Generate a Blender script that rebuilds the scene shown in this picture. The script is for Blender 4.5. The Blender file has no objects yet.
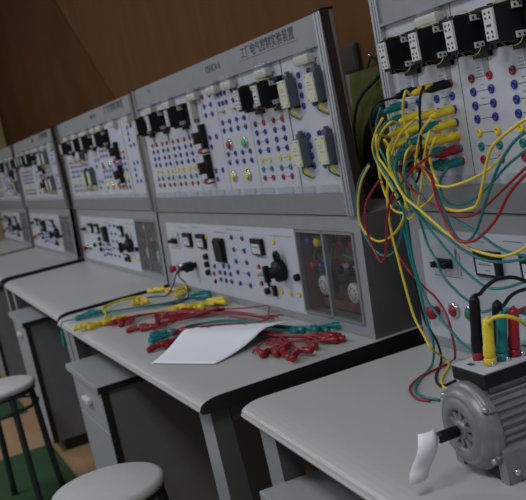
import bpy, bmesh, math, random
from mathutils import Vector, Matrix, Euler
random.seed(7)
C = bpy.context.scene.collection
TT = 0.84            # table top height above the floor
PI = math.pi

# ------------------------------------------------------------------ materials
def mat(name, col, rough=.5, metal=0., bump=None, var=None, spec=.5, coat=0., trans=None):
    m = bpy.data.materials.new(name); m.use_nodes = True
    nt = m.node_tree; b = nt.nodes['Principled BSDF']
    b.inputs['Base Color'].default_value = (*col, 1); b.inputs['Roughness'].default_value = rough
    b.inputs['Metallic'].default_value = metal; b.inputs['Specular IOR Level'].default_value = spec
    b.inputs['Coat Weight'].default_value = coat
    tc = nt.nodes.new('ShaderNodeTexCoord')
    if var:
        n = nt.nodes.new('ShaderNodeTexNoise'); n.inputs['Scale'].default_value = var[0]; n.inputs['Detail'].default_value = 4
        nt.links.new(tc.outputs['Object'], n.inputs['Vector'])
        r = nt.nodes.new('ShaderNodeValToRGB')
        r.color_ramp.elements[0].position = .35; r.color_ramp.elements[1].position = .65
        r.color_ramp.elements[0].color = (*[c*(1-var[1]) for c in col], 1); r.color_ramp.elements[1].color = (*[min(1, c*(1+var[1])) for c in col], 1)
        nt.links.new(n.outputs['Fac'], r.inputs[0]); nt.links.new(r.outputs[0], b.inputs['Base Color'])
    if bump:
        n2 = nt.nodes.new('ShaderNodeTexNoise'); n2.inputs['Scale'].default_value = bump[0]
        nt.links.new(tc.outputs['Object'], n2.inputs['Vector'])
        bp = nt.nodes.new('ShaderNodeBump'); bp.inputs['Strength'].default_value = bump[1]; bp.inputs['Distance'].default_value = .002
        nt.links.new(n2.outputs['Fac'], bp.inputs['Height']); nt.links.new(bp.outputs[0], b.inputs['Normal'])
    return m

def clear_mat(name, tint=(.9, .92, .93), op=.12, rough=.08):
    m = bpy.data.materials.new(name); m.use_nodes = True
    nt = m.node_tree; nt.nodes.clear()
    o = nt.nodes.new('ShaderNodeOutputMaterial'); mx = nt.nodes.new('ShaderNodeMixShader')
    t = nt.nodes.new('ShaderNodeBsdfTransparent'); t.inputs[0].default_value = (*tint, 1)
    g = nt.nodes.new('ShaderNodeBsdfPrincipled'); g.inputs['Base Color'].default_value = (.75, .77, .78, 1); g.inputs['Roughness'].default_value = rough
    lw0 = nt.nodes.new('ShaderNodeLayerWeight'); lw = nt.nodes.new('ShaderNodeMath'); lw.operation = 'POWER'; lw.inputs[1].default_value = 4.; nt.links.new(lw0.outputs['Facing'], lw.inputs[0])
    ad = nt.nodes.new('ShaderNodeMath'); ad.operation = 'MULTIPLY_ADD'; ad.inputs[1].default_value = .25; ad.inputs[2].default_value = op; ad.use_clamp = True
    nt.links.new(lw.outputs[0], ad.inputs[0]); nt.links.new(ad.outputs[0], mx.inputs[0])
    nt.links.new(t.outputs[0], mx.inputs[1]); nt.links.new(g.outputs[0], mx.inputs[2]); nt.links.new(mx.outputs[0], o.inputs[0])
    return m

def wood_mat(name, c1, c2, scale=(9, 9, .5), rough=.45, spec=.5):
    m = bpy.data.materials.new(name); m.use_nodes = True
    nt = m.node_tree; b = nt.nodes['Principled BSDF']; b.inputs['Roughness'].default_value = rough; b.inputs['Specular IOR Level'].default_value = spec
    tc = nt.nodes.new('ShaderNodeTexCoord'); mp = nt.nodes.new('ShaderNodeMapping'); mp.inputs['Scale'].default_value = scale
    n = nt.nodes.new('ShaderNodeTexNoise'); n.inputs['Scale'].default_value = 3.; n.inputs['Detail'].default_value = 6; n.inputs['Roughness'].default_value = .65
    r = nt.nodes.new('ShaderNodeValToRGB'); r.color_ramp.elements[0].position = .3; r.color_ramp.elements[1].position = .7
    r.color_ramp.elements[0].color = (*c1, 1); r.color_ramp.elements[1].color = (*c2, 1)
    nt.links.new(tc.outputs['Object'], mp.inputs[0]); nt.links.new(mp.outputs[0], n.inputs['Vector'])
    nt.links.new(n.outputs['Fac'], r.inputs[0]); nt.links.new(r.outputs[0], b.inputs['Base Color'])
    return m

M = dict(
    laminate=mat('table_laminate', (.47, .465, .45), .38, var=(90, .015), bump=(400, .03)),
    edge=mat('black_edge', (.012, .012, .011), .45),
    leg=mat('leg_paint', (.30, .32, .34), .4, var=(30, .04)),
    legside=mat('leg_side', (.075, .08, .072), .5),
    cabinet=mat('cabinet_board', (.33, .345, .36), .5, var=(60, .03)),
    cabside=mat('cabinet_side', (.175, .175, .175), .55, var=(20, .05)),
    steel=mat('painted_steel', (.27, .275, .285), .42, var=(25, .04), bump=(300, .06)),
    steel2=mat('grey_rail', (.22, .225, .235), .38, var=(25, .04)),
    sidepaint=mat('side_paint', (.10, .10, .098), .4, bump=(200, .1)),
    alu=mat('aluminium', (.52, .53, .54), .32, .75, bump=(200, .05)),
    panel=mat('white_panel', (.52, .535, .585), .4, var=(12, .03)),
    ink=mat('printed_ink', (.05, .05, .07), .6),
    blueink=mat('blue_ink', (.12, .28, .55), .6),
    red=mat('red_plastic', (.31, .012, .018), .32, var=(80, .1)),
    blue=mat('blue_plastic', (.016, .036, .28), .3),
    yellow=mat('yellow_plastic', (.78, .60, .035), .33, var=(80, .06)),
    teal=mat('teal_plastic', (.006, .19, .19), .32, var=(80, .1)),
    green=mat('green_plastic', (.01, .2, .09), .3),
    brightgreen=mat('green_lens', (.03, .5, .1), .25),
    black=mat('black_plastic', (.007, .007, .008), .5, spec=.3),
    white=mat('white_plastic', (.62, .63, .62), .4),
    cream=mat('cream_label', (.62, .60, .45), .5, var=(150, .08)),
    relaygrey=mat('relay_grey', (.07, .095, .11), .4),
    beige=mat('beige_plastic', (.50, .50, .44), .4),
    clear=clear_mat('clear_plastic', op=.2),
    acrylic=clear_mat('acrylic_door', (.86, .85, .84), .012, .04),
    rustbox=mat('brown_recess', (.17, .055, .032), .6, var=(20, .3)),
    castalu=mat('cast_aluminium', (.25, .25, .25), .42, .35, var=(60, .08), bump=(500, .2)),
    chrome=mat('chrome', (.7, .7, .7), .2, 1.),
    rubber=mat('rubber', (.008, .008, .008), .7),
    brass=mat('brass', (.5, .38, .12), .35, .8),
    paper=mat('paper', (.88, .89, .95), .8),
    meterface=mat('meter_face', (.60, .66, .70), .3),
    stooltop=mat('stool_top', (.57, .57, .56), .4, var=(30, .03)),
    stoolleg=mat('stool_leg', (.04, .045, .055), .35, .3),
    wood=wood_mat('wall_wood', (.116, .051, .017), (.156, .069, .024), (5, 5, .35), .75, .12),
    curtain=mat('brown_curtain', (.098, .042, .0145), .85, var=(2, .12), spec=.1),
    yellowwall=mat('cream_wall', (.42, .36, .17), .8),
    floorw=wood_mat('floor_wood', (.33, .19, .095), (.42, .26, .14), (1, 8, 8), .45),
    matgreen=mat('green_mat', (.012, .060, .012), .9, bump=(300, .6), var=(40, .15)),
    olive=mat('olive_cloth', (.085, .095, .012), .85, var=(10, .2), bump=(60, .3)),
    maroon=mat('maroon_core', (.055, .018, .014), .5, var=(60, .4)),
    umber=mat('umber_box_and_reflection', (.035, .022, .020), .5),
)

# ------------------------------------------------------------------ mesh builder
class MB:
    def __init__(s): s.bm = bmesh.new(); s.mi = 0
    def _f(s, vs, smooth=False):
        try: f = s.bm.faces.new(vs)
        except ValueError: return
        f.material_index = s.mi; f.smooth = smooth
    def box(s, x0, x1, y0, y1, z0, z1, bev=0., mtx=None):
        b = bmesh.new(); bmesh.ops.create_cube(b, size=1)
        for v in b.verts: v.co = Vector(((x0+x1)/2+v.co.x*(x1-x0), (y0+y1)/2+v.co.y*(y1-y0), (z0+z1)/2+v.co.z*(z1-z0)))
        if bev: bmesh.ops.bevel(b, geom=b.edges[:], offset=bev, segments=2, profile=.6, affect='EDGES')
        s.merge(b, mtx); return s
    def merge(s, b, mtx=None, smooth=False):
        mp = {}
        for v in b.verts: mp[v] = s.bm.verts.new(mtx @ v.co if mtx else v.co)
        for f in b.faces: s._f([mp[v] for v in f.verts], smooth or f.smooth)
        b.free()
    def lathe(s, prof, mtx=Matrix(), seg=16, smooth=True):          # profile of (r, h) about local +Z
        rings = []
        for r, h in prof:
            if r < 1e-6: rings.append([s.bm.verts.new(mtx @ Vector((0, 0, h)))])
            else: rings.append([s.bm.verts.new(mtx @ Vector((r*math.cos(2*PI*k/seg), r*math.sin(2*PI*k/seg), h))) for k in range(seg)])
        for a, b in zip(rings, rings[1:]):
            for k in range(seg):
                k2 = (k+1) % seg
                if len(a) == 1 and len(b) == 1: continue
                if len(a) == 1: s._f([a[0], b[k], b[k2]], smooth)
                elif len(b) == 1: s._f([a[k], a[k2], b[0]], smooth)
                else: s._f([a[k], a[k2], b[k2], b[k]], smooth)
        return s
    def prism(s, pts, a0, a1, axis='x', smooth=False):                # outline in the plane across the axis
        def P(u, v, a): return {'x': (a, u, v), 'y': (u, a, v), 'z': (u, v, a)}[axis]
        A = [s.bm.verts.new(P(u, v, a0)) for u, v in pts]; B = [s.bm.verts.new(P(u, v, a1)) for u, v in pts]
        n = len(pts)
        for k in range(n): s._f([A[k], A[(k+1) % n], B[(k+1) % n], B[k]], smooth)
        m0 = s.mi
        if hasattr(s, 'cap'): s.mi = s.cap
        s._f(A[::-1]); s._f(B); s.mi = m0
        return s
    def tube(s, pts, r, seg=6, sub=4, smooth_path=True):
        P = [Vector(p) for p in pts]
        if smooth_path and len(P) > 2:
            Q = []
            E = [2*P[0]-P[1]] + P + [2*P[-1]-P[-2]]
            for i in range(1, len(E)-2):
                for k in range(sub):
                    t = k/sub; a, b, c, d = E[i-1:i+3]
                    Q.append(.5*((2*b)+(c-a)*t+(2*a-5*b+4*c-d)*t*t+(3*b-a-3*c+d)*t**3))
            Q.append(P[-1]); P = Q
        rings = []; up = None
        for i, p in enumerate(P):
            t = (P[min(i+1, len(P)-1)]-P[max(i-1, 0)])
            if t.length < 1e-9: t = Vector((0, 0, 1))
            t.normalize()
            if up is None: up = Vector((0, 0, 1)) if abs(t.z) < .9 else Vector((1, 0, 0))
            n = (up - t*up.dot(t))
            if n.length < 1e-6: n = t.orthogonal()
            n.normalize(); up = n; b = t.cross(n)
            rr = r[min(i, len(r)-1)] if isinstance(r, (list, tuple)) else r
            rings.append([s.bm.verts.new(p + rr*(math.cos(2*PI*k/seg)*n+math.sin(2*PI*k/seg)*b)) for k in range(seg)])
        for a, b in zip(rings, rings[1:]):
            for k in range(seg): s._f([a[k], a[(k+1) % seg], b[(k+1) % seg], b[k]], True)
        s._f(rings[0][::-1]); s._f(rings[-1])
        return s
    def mesh(s, name, mats):
        bmesh.ops.recalc_face_normals(s.bm, faces=s.bm.faces[:])
        me = bpy.data.meshes.new(name); s.bm.to_mesh(me); s.bm.free()
        for m in (mats if isinstance(mats, (list, tuple)) else [mats]): me.materials.append(M[m])
        return me
    def obj(s, name, mats, parent=None, loc=(0, 0, 0), rot=(0, 0, 0)):
        return place(s.mesh(name, mats), name, parent, loc, rot)

def place(me, name, parent=None, loc=(0, 0, 0), rot=(0, 0, 0)):
    o = bpy.data.objects.new(name, me); C.objects.link(o); o.parent = parent
    o.location = loc; o.rotation_euler = rot
    return o
def thing(name, label, cat, loc=(0, 0, 0), rz=0., group=None):
    o = bpy.data.objects.new(name, None); o.empty_display_size = .05; C.objects.link(o)
    o.location = loc; o.rotation_euler = (0, 0, rz); o['label'] = label; o['category'] = cat
    if group: o['group'] = group
    return o
def tag(o, label, cat, group=None):
    o['label'] = label; o['category'] = cat
    if group: o['group'] = group
    return o
def structure(o): o['kind'] = 'structure'; return o
FY = Matrix.Rotation(PI/2, 4, 'X')       # local +Z -> world -Y (out of a console face)
def at(x, y, z, m=FY): return Matrix.Translation((x, y, z)) @ m
def along(p, d):                          # frame at p whose +Z runs along d
    return Matrix.Translation(p) @ Vector(d).to_track_quat('Z', 'Y').to_matrix().to_4x4()

# ------------------------------------------------------------------ places of the five benches (x, y, turn)
UNITS = {1: (0., 0., 0.), 2: (-1.687, .034, -.011), 3: (-3.49, .053, -.011), 4: (-5.21, .072, -.011), 0: (1.712, .052, -.045)}
def inunit(u, x, y, z):
    ox, oy, a = UNITS[u]; c, s = math.cos(a), math.sin(a)
    return (ox+c*x-s*y, oy+s*x+c*y, z+TT)
def yu(z): return .488+(z-.297)*.0313     # the upper board's face
def yl(z): return .468+z*.0674            # the lower box's face

# ================================================================== SETTING
structure(MB().box(-7.1, 4.5, -3.5, 1.2, -.05, 0).obj('floor', 'floorw'))
structure(MB().box(-7.1, 4.5, 1.05, 1.15, 0, 3.4).obj('wall_back', 'wood'))
structure(MB().box(-7.15, -7.0, -3.5, 1.05, 0, 3.4).obj('wall_left', 'yellowwall'))

# brown curtain on the left part of the wall, pulled aside along a slanted edge
def curtain():
    mb = MB(); nx, nz = 60, 24; V = []
    for j in range(nz+1):
        z = 3.3*j/nz
        xe = -2.30+(z-1.75)*-1.19
        row = []
        for i in range(nx+1):
            t = i/nx; x = -6.9+(xe+6.9)*t
            y = 1.012+.010*math.sin(t*30)-.012*math.exp(-((t-.90)/.035)**2)
            k = min(1, max(0, (t-.90)/.10)); k = k*k*(3-2*k); y = y*(1-k)+1.0488*k
            row.append(mb.bm.verts.new((x, y, z)))
        V.append(row)
    for j in range(nz):
        for i in range(nx): mb._f([V[j][i], V[j][i+1], V[j+1][i+1], V[j+1][i]], True)
    o = mb.obj('curtain', 'curtain')
    s = o.modifiers.new('thick', 'SOLIDIFY'); s.thickness = .0015
    tag(o, 'dark brown curtain with a slanted fold hanging behind the far left consoles', 'curtain')
curtain()
t = thing('junction_box', 'small dark brown box on the wood wall between the two nearest consoles', 'box', (.735, 1.05, 1.540))
MB().box(-.05, .05, -.016, 0, -.047, .047, .003).obj('body', 'umber', t)
MB().box(-.043, .043, -.019, -.016, -.04, .04, .001).obj('cover', 'umber', t)
o = MB().box(.692, .722, 1.03, 1.049, .0, 1.492, .003).obj('conduit', 'steel')
tag(o, 'grey vertical conduit strip running down the wall from the dark box', 'conduit')

# green mats on the floor
for k, (x0, x1, y0, y1, lab) in enumerate([(-1.29, 1.6, -1.3, 0.02, 'green floor mat in front of the benches, under the nearer stools'), (-3.6, -2.09, -1.3, 0.03, 'green floor mat farther left, seen between the legs of the far stool')]):
    o = MB().box(x0, x1, y0, y1, .001, .007, .002).obj('floor_mat', 'matgreen'); tag(o, lab, 'mat')

# olive cloth bag hanging on the wall between the consoles
def bag():
    t = thing('cloth_bag', 'olive green cloth bag with black straps hanging behind the console gap', 'bag', (.875, 1.045, TT+.35))
    mb = MB(); nx, nz = 16, 18; F = []; B = []
    out = [(-.10, .30), (.17, .29), (.19, .18), (.17, 0), (.13, -.25), (-.13, -.25), (-.11, 0), (-.10, .18)]
    for j in range(nz+1):
        z = .30-.60*j/nz; w0 = -.11-.02*math.sin(j*.35); w1 = .17+.02*math.sin(j*.25); rf, rb = [], []
        for i in range(nx+1):
            s = i/nx; x = w0+(w1-w0)*s; d = .09*math.sin(PI*s)**.5*(.35+.65*math.sin(PI*(j+1)/(nz+2)))+.012*math.sin(i*1.7+j*.4)
            rf.append(mb.bm.verts.new((x, -.02-max(d, .004), z))); rb.append(mb.bm.verts.new((x, -.012, z)))
        F.append(rf); B.append(rb)
    for j in range(nz):
        for i in range(nx):
            mb._f([F[j][i], F[j][i+1], F[j+1][i+1], F[j+1][i]], True); mb._f([B[j][i], B[j][i+1], B[j+1][i+1], B[j+1][i]])
        for i in (0, nx): mb._f([F[j][i], F[j+1][i], B[j+1][i], B[j][i]])
    for j in (0, nz):
        for i in range(nx): mb._f([F[j][i], F[j][i+1], B[j][i+1], B[j][i]])
    mb.obj('body', 'olive', t)
    MB().tube([(.03, .004, .335), (.03, -.03, .33), (.03, -.035, .345)], .005, 8).obj('hook', 'chrome', t)
    MB().tube([(-.02, -.03, .29), (.02, -.028, .33), (.04, -.028, .33), (.08, -.03, .29)], .004, 6).obj('carry_loop', 'rubber', t)
    MB().tube([(.14, -.08, .27), (.06, -.13, .2), (.01, -.14, .06), (.0, -.13, -.12), (.03, -.1, -.25)], .006, 6).obj('strap', 'rubber', t)
    MB().tube([(.19, -.09, .2), (.12, -.14, .12), (.09, -.15, 0), (.1, -.13, -.15)], .014, 6).obj('strap', 'rubber', t)
bag()

# ================================================================== TABLES
def top_profile():
    P = [(.745, 0), (.055, 0)]
    for k in range(1, 7):
        a = k/6*PI*.5; P.append((.055-.052*math.sin(a), -.022*(1-math.cos(a))*.9))
    P += [(.0, -.024), (.004, -.031), (.016, -.034), (.05, -.034), (.745, -.034)]
    return P
mb = MB(); mb.cap = 1; TOP = mb.prism(top_profile(), 0, 1.6, 'x').mesh('tabletop', ['laminate', 'edge'])
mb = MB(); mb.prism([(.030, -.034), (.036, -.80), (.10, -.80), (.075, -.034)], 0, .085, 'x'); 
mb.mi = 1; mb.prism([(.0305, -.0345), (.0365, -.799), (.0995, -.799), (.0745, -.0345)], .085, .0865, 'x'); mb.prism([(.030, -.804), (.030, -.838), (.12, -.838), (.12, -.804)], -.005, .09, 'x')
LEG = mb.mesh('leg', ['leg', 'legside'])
BLEG = MB().box(0, .05, 0.66, .71, -.838, -.034, .003).mesh('leg', 'leg')
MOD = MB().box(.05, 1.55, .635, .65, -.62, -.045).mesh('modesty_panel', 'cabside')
RAIL = MB().box(.03, 1.57, .12, .15, -.075, -.036).mesh('under_rail', 'legside')
WRAIL = MB().box(.03, .06, .08, .66, -.075, -.036).mesh('under_rail', 'legside')
tlab = {0: 'nearest grey laminate lab table, carrying the electric motor', 1: 'grey laminate lab table covered with red, teal and yellow cables and a sheet of paper',
        2: 'bare grey lab table just left of the table with the cables', 3: 'bare grey lab table, second to the left of the table with the cables', 4: 'farthest grey lab table at the left edge'}
for u in (1, 0, 2, 3, 4):
    t = thing('lab_table', tlab[u], 'table', inunit(u, 0, 0, 0), UNITS[u][2], 'lab tables in a row')
    place(TOP, 'tabletop', t); place(MOD, 'modesty_panel', t); place(RAIL, 'under_rail', t); place(WRAIL, 'under_rail', t); place(WRAIL, 'under_rail', t, (1.51, 0, 0))
    place(LEG, 'leg', t, (.012, 0, 0)); place(LEG, 'leg', t, (1.49, 0, 0)); place(BLEG, 'leg', t, (.012, 0, 0)); place(BLEG, 'leg', t, (1.535, 0, 0))

# ================================================================== PEDESTALS
plab = {0: 'grey drawer pedestal top under the nearest table, at the bottom edge', 1: 'grey drawer pedestal with a white handle under the cable-strewn table', 2: 'grey drawer pedestal under the bare table left of the cables', 3: 'grey drawer pedestal under the third table, at the left edge'}
SLAB = MB(); SLAB.box(0, .49, -.027, .5, -.025, 0, .0035); SLAB.mi = 1; SLAB.box(.4895, .4915, -.024, .497, -.023, -.002); SLAB = SLAB.mesh('top', ['cabinet', 'edge'])
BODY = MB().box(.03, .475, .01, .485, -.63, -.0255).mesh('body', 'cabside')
PLI = MB().box(.04, .46, .04, .47, -.69, -.63).mesh('plinth', 'edge')
DR = MB(); DR.box(.03, .462, -.012, .0095, -.165, -.03, .002); DR = DR.mesh('drawer', 'cabinet')
DO = MB(); DO.box(.03, .462, -.012, .0095, -.63, -.172, .002); DO = DO.mesh('door', 'cabinet')
EDG = MB().box(.462, .478, -.0125, .0105, -.632, -.026).mesh('edge_strip', 'edge')
EDG2 = MB().box(.018, .03, -.0125, .0105, -.632, -.026).mesh('edge_strip', 'cabinet')
HD = MB().box(-.045, .045, -.03, -.012, -.008, .008, .004).mesh('handle', 'white')
for u in (1, 0, 2, 3):
    sx = {1: .122, 0: .10, 2: .12, 3: .12}[u]
    t = thing('drawer_pedestal', plab[u], 'cabinet', inunit(u, sx, 0, -.15), UNITS[u][2], 'drawer pedestals under the tables')
    place(SLAB, 'top', t); place(BODY, 'body', t); place(PLI, 'plinth', t); place(EDG, 'edge_strip', t); place(EDG2, 'edge_strip', t)
    d = place(DR, 'drawer', t); place(HD, 'handle', d, (.235, 0, -.093)); place(DO, 'door', t)

# ================================================================== STOOLS
def stool(x, y, label, turn=.5):
    S = .07
    t = thing('stool', label, 'stool', (x, y, 0), turn, 'round stools')
    MB().lathe([(0, .540), (.140, .540), (.151, .536), (.155, .528), (.155, .520), (.150, .514), (0, .514)], seg=48).obj('seat', 'stooltop', t)
    MB().lathe([(.145, .5135), (.149, .507), (.149, .498), (.143, .494), (.120, .494), (.12, .5135), (.145, .5135)], seg=40).obj('seat_rim', 'stoolleg', t)
    for k in range(4):
        a = k*PI/2+PI/4; c, s = math.cos(a), math.sin(a)
        lg = MB().tube([(.05*c, .05*s, .504), (.115*c, .115*s, .506), (.135*c, .135*s, .475), (.150*c, .150*s, .2), (.165*c, .165*s, .018)], .0145, 8).obj('leg', 'stoolleg', t)
        MB().lathe([(0, .0075), (.015, .0075), (.016, .012), (.013, .03), (0, .03)], Matrix.Translation((.165*c, .165*s, 0)), 12).obj('foot', 'rubber', lg)
    MB().tube([(.146*math.cos(a), .146*math.sin(a), .44) for a in [2*PI*i/24 for i in range(25)]], .007, 6, smooth_path=False).obj('ring', 'stoolleg', t)
stool(1.06, -.14, 'nearer round grey stool, its seat at the bottom edge of the picture')
stool(-.54, -.22, 'farther round grey stool at the left edge, its dark tubular legs showing', 1.0)

# ================================================================== CONSOLES
def sock_mesh(col, r=.0082, h=.004):
    return MB().lathe([(0, .001), (r*.42, .001), (r*.46, h), (r*.85, h), (r, h-.0012), (r*1.02, 0), (0, 0)], FY, 14).mesh('socket', col)
SOCK = {c: sock_mesh(c) for c in ('red', 'blue', 'yellow', 'teal', 'black')}
SOCKL = {c: sock_mesh(c, .0078, .005) for c in ('red', 'blue', 'yellow', 'black')}
SX = [.085, .139, .209, .265, .337, .394, .462, .520]
ROWS = [(.555, 'red'), (.530, 'blue'), (.504, 'blue'), (.479, 'blue'), (.453, 'yellow'), (.427, 'teal'), (.402, 'red')]
def upper_sockets():
    L = [(x, z, c) for x in SX for z, c in ROWS]
    L += [(x, z, c) for x in (1.086, 1.144, 1.209, 1.265) for z, c in ROWS]
    L += [(x, z, c) for x in (.712, .771) for z, c in ((.673, 'red'), (.643, 'blue'), (.614, 'blue'), (.543, 'blue'), (.437, 'blue'))] + [(.712, .514, 'blue'), (.712, .409, 'blue')]
    L += [(x, z, 'blue') for x in (.843, .873, .903, .958, .988) for z in (.666, .637)]
    L += [(x, z, 'blue') for x in (.843, .901, .957, 1.015) for z in (.580, .555, .483, .457)]
    L += [(1.402, z, 'blue') for z in (.651, .625, .601, .575, .501, .475, .450, .424)] + [(1.460, z, 'blue') for z in (.653, .576, .502, .424)]
    L.sort(key=lambda s: -s[0]); return L
LOWER = [(x, z, 'blue') for x, z in ((.745, .221), (.834, .221), (.751, .182), (.838, .182), (.755, .144), (.843, .145), (.755, .109), (.846, .109), (.761, .073), (.847, .073),
         (.634, .121), (.681, .122), (.590, .098), (.637, .098), (.686, .098), (.590, .073), (.638, .073), (.687, .073), (.548, .116))] + \
        [(.530, .089, 'red'), (.533, .062, 'black'), (.936, .137, 'red'), (.939, .087, 'red'), (.995, .088, 'black'), (1.07, .218, 'yellow'), (1.079, .076, 'yellow'), (1.138, .075, 'yellow'), (1.195, .076, 'yellow'), (.51, .215, 'yellow')]

def contactor_meshes():
    D = {}
    b = MB(); b.box(-.045, .048, -.004, 0, -.036, .040); b.box(-.045, -.036, -.03, -.004, -.036, .04); b.box(.02, .048, -.016, -.004, -.036, -.027); b.box(.02, .048, -.016, -.004, .031, .040)
    b.box(-.02, .03, -.01, 0, -.046, -.036); D['bracket'] = b.mesh('bracket', 'black')
    b = MB(); b.box(-.015, .014, -.059, -.004, -.030, .034, .002); b.box(-.014, .011, -.02, -.004, .03, .036, .001); b.box(-.014, .011, -.02, -.004, -.033, -.027, .001); D['body'] = b.mesh('body', 'black')
    b = MB(); b.box(-.014, .0125, -.0645, -.0592, -.024, .029, .001)
    b.mi = 1
    for x in (-.007, .005):
        for z in (-.018, -.010, .014, .022): b.lathe([(0, .0006), (.0024, .0006), (.0024, 0)], at(x, -.0645, z), 8)
    b.box(-.008, .006, -.0650, -.0645, -.001, .003)
    b.mi = 0; D['front_terminals'] = b.mesh('front_terminals', ['white', 'ink'])
    b = MB()
    for z in (.021, -.028):
        b.mi = 0; b.box(.0145, .019, -.026, -.006, z, z+.011, .0008); b.mi = 1
        for y in (-.022, -.012): b.lathe([(0, .001), (.0022, .001), (.0022, 0)], Matrix.Translation((.019, y, z+.0055)) @ Matrix.Rotation(PI/2, 4, 'Y'), 8)
    b.mi = 1; b.box(.0138, .0146, -.026, -.006, -.028, .032); D['side_terminals'] = b.mesh('side_terminals', ['white', 'black'])
    b = MB()
    b.tube([(-.002, -.05, .033), (.004, -.042, .041), (.012, -.030, .041), (.016, -.022, .032)], .0009)
    D['wire_y'] = b.mesh('hookup_wire', 'yellow')
    b = MB(); b.tube([(0, -.048, -.029), (.008, -.040, -.039), (.016, -.024, -.038), (.02, -.016, -.028)], .0010)
    D['wire_g'] = b.mesh('hookup_wire', 'brass')
    D['strip'] = MB().box(-.004, .014, -.003, 0, -.080, -.046, .0008).mesh('mounting_strip', 'steel2')
    return D
CM = contactor_meshes()
def contactor(par, x, z, full=True):
    o = place(CM['bracket'], 'contactor', par, (x, yu(z), z)); 
    for k in ('body', 'front_terminals', 'side_terminals') + (('wire_y', 'wire_g', 'strip') if full else ()):
        place(CM[k], CM[k].name.split('.')[0], o)
def timer_meshes():
    D = {}
    D['body'] = MB().box(-.024, .024, -.028, 0, -.036, .036, .003).mesh('time_relay', 'relaygrey')
    b = MB(); b.box(-.022, .022, -.033, -.0282, -.034, .034, .001); b.mi = 1
    for x, z in ((-.016, .028), (.016, .028), (-.016, -.028), (.016, -.028)): b.lathe([(0, .001), (.002, .001), (.002, 0)], at(x, -.033, z), 8)
    for z in (.012, .006, -.004): b.box(-.010, .010, -.0334, -.033, z, z+.001)
    D['face'] = b.mesh('face_plate', ['cream', 'ink'])
    b = MB(); b.box(-.012, .012, -.018, -.002, .036, .048, .002); b.box(-.006, .006, -.014, -.004, .048, .054, .001); D['cap'] = b.mesh('top_cap', 'relaygrey')
    b = MB()
    for k in range(3): b.tube([(.004+.006*k, -.018, -.036), (.006+.004*k, -.02, -.048), (.010+.003*k, -.012, -.060), (.014+.002*k, -.003, -.066)], .0015)
    D['wy'] = b.mesh('hookup_wire', 'yellow')
    b = MB()
    for k in range(2): b.tube([(-.004+.004*k, -.02, -.036), (0+.004*k, -.024, -.050), (.006+.002*k, -.014, -.062), (.012, -.003, -.07)], .0015)
    D['wg'] = b.mesh('hookup_wire', 'green')
    D['base'] = MB().box(-.026, .026, -.012, 0, -.040, -.034, .001).mesh('base_clip', 'black')
    return D
TM = timer_meshes()
def timer(par, x, z):
    o = place(TM['body'], 'time_relay', par, (x, yu(z), z))
    for k in ('face', 'cap', 'wy', 'wg', 'base'): place(TM[k], TM[k].name.split('.')[0], o)
def relay_meshes():
    b = MB(); b.box(.0, .020, -.020, 0, -.034, .046, .002); b.box(-.02, .004, -.012, 0, .030, .040, .001); b.box(-.02, .004, -.012, 0, -.030, -.020, .001)
    D = {'body': b.mesh('thermal_relay', 'black')}
    b = MB(); b.box(-.016, -.0005, -.040, -.002, -.014, .024, .002); D['core'] = b.mesh('relay_core', 'maroon')
    b = MB(); b.box(-.012, -.004, -.044, -.040, -.008, .006); D['tab'] = b.mesh('terminal_tab', 'white')
    b = MB()
    for k in range(4): b.tube([(-.012+.009*k, -.02, -.03), (-.012+.009*k, -.03, -.040), (-.006+.009*k, -.02, -.047), (0+.008*k, -.004, -.045)], .0022)
    D['wire'] = b.mesh('hookup_wire', 'red')
    return D
RM = relay_meshes()
def relay(par, x, z):
    o = place(RM['body'], 'thermal_relay', par, (x, yu(z), z))
    for k in ('core', 'tab', 'wire'): place(RM[k], RM[k].name.split('.')[0], o)
b = MB(); b.box(-.040, .040, -.026, -.001, -.026, -.001, .008); b.box(-.047, .043, -.006, 0, -.016, -.004, .001)
HOLD = b.mesh('module_holder', 'beige')
b = MB(); b.box(-.034, .034, -.022, 0, .0, .013, .004); b.box(-.06, .06, -.003, 0, .003, .020); HOLDC = b.mesh('clear_cover', 'clear')
LH = MB(); LH.box(-.052, .052, -.008, -.0005, -.008, .009, .001); LH = LH.mesh('label_holder', 'clear')

def text_mesh(txt, size, extr=.0003):
    cu = bpy.data.curves.new('txt', 'FONT'); cu.body = txt; cu.size = size; cu.extrude = extr; cu.align_x = 'CENTER'; cu.align_y = 'CENTER'
    o = bpy.data.objects.new('txt', cu); C.objects.link(o)
    bpy.context.view_layer.update()
    me = bpy.data.meshes.new_from_object(o.evaluated_get(bpy.context.evaluated_depsgraph_get()))
    bpy.data.objects.remove(o); bpy.data.curves.remove(cu)
    me.materials.clear(); me.materials.append(M['ink']); return me
T1 = text_mesh('工厂电气控制实验装置', .0345); T2 = text_mesh('DSHCA-6', .030)
T3 = text_mesh('DSH', .022); T3.materials.clear(); T3.materials.append(M['blueink'])

def quad_slab(mb, pts_front, depth):      # four front corners, pushed back along +Y
    A = [mb.bm.verts.new(p) for p in pts_front]; B = [mb.bm.verts.new((p[0], p[1]+depth, p[2])) for p in pts_front]
    n = len(A)
    for k in range(n): mb._f([A[k], A[(k+1) % n], B[(k+1) % n], B[k]])
    mb._f(A); mb._f(B[::-1])
def face_rect(mb, x0, x1, z0, z1, f, off, depth):
    quad_slab(mb, [(x0, f(z0)-off, z0), (x1, f(z0)-off, z0), (x1, f(z1)-off, z1), (x0, f(z1)-off, z1)], depth)

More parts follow.
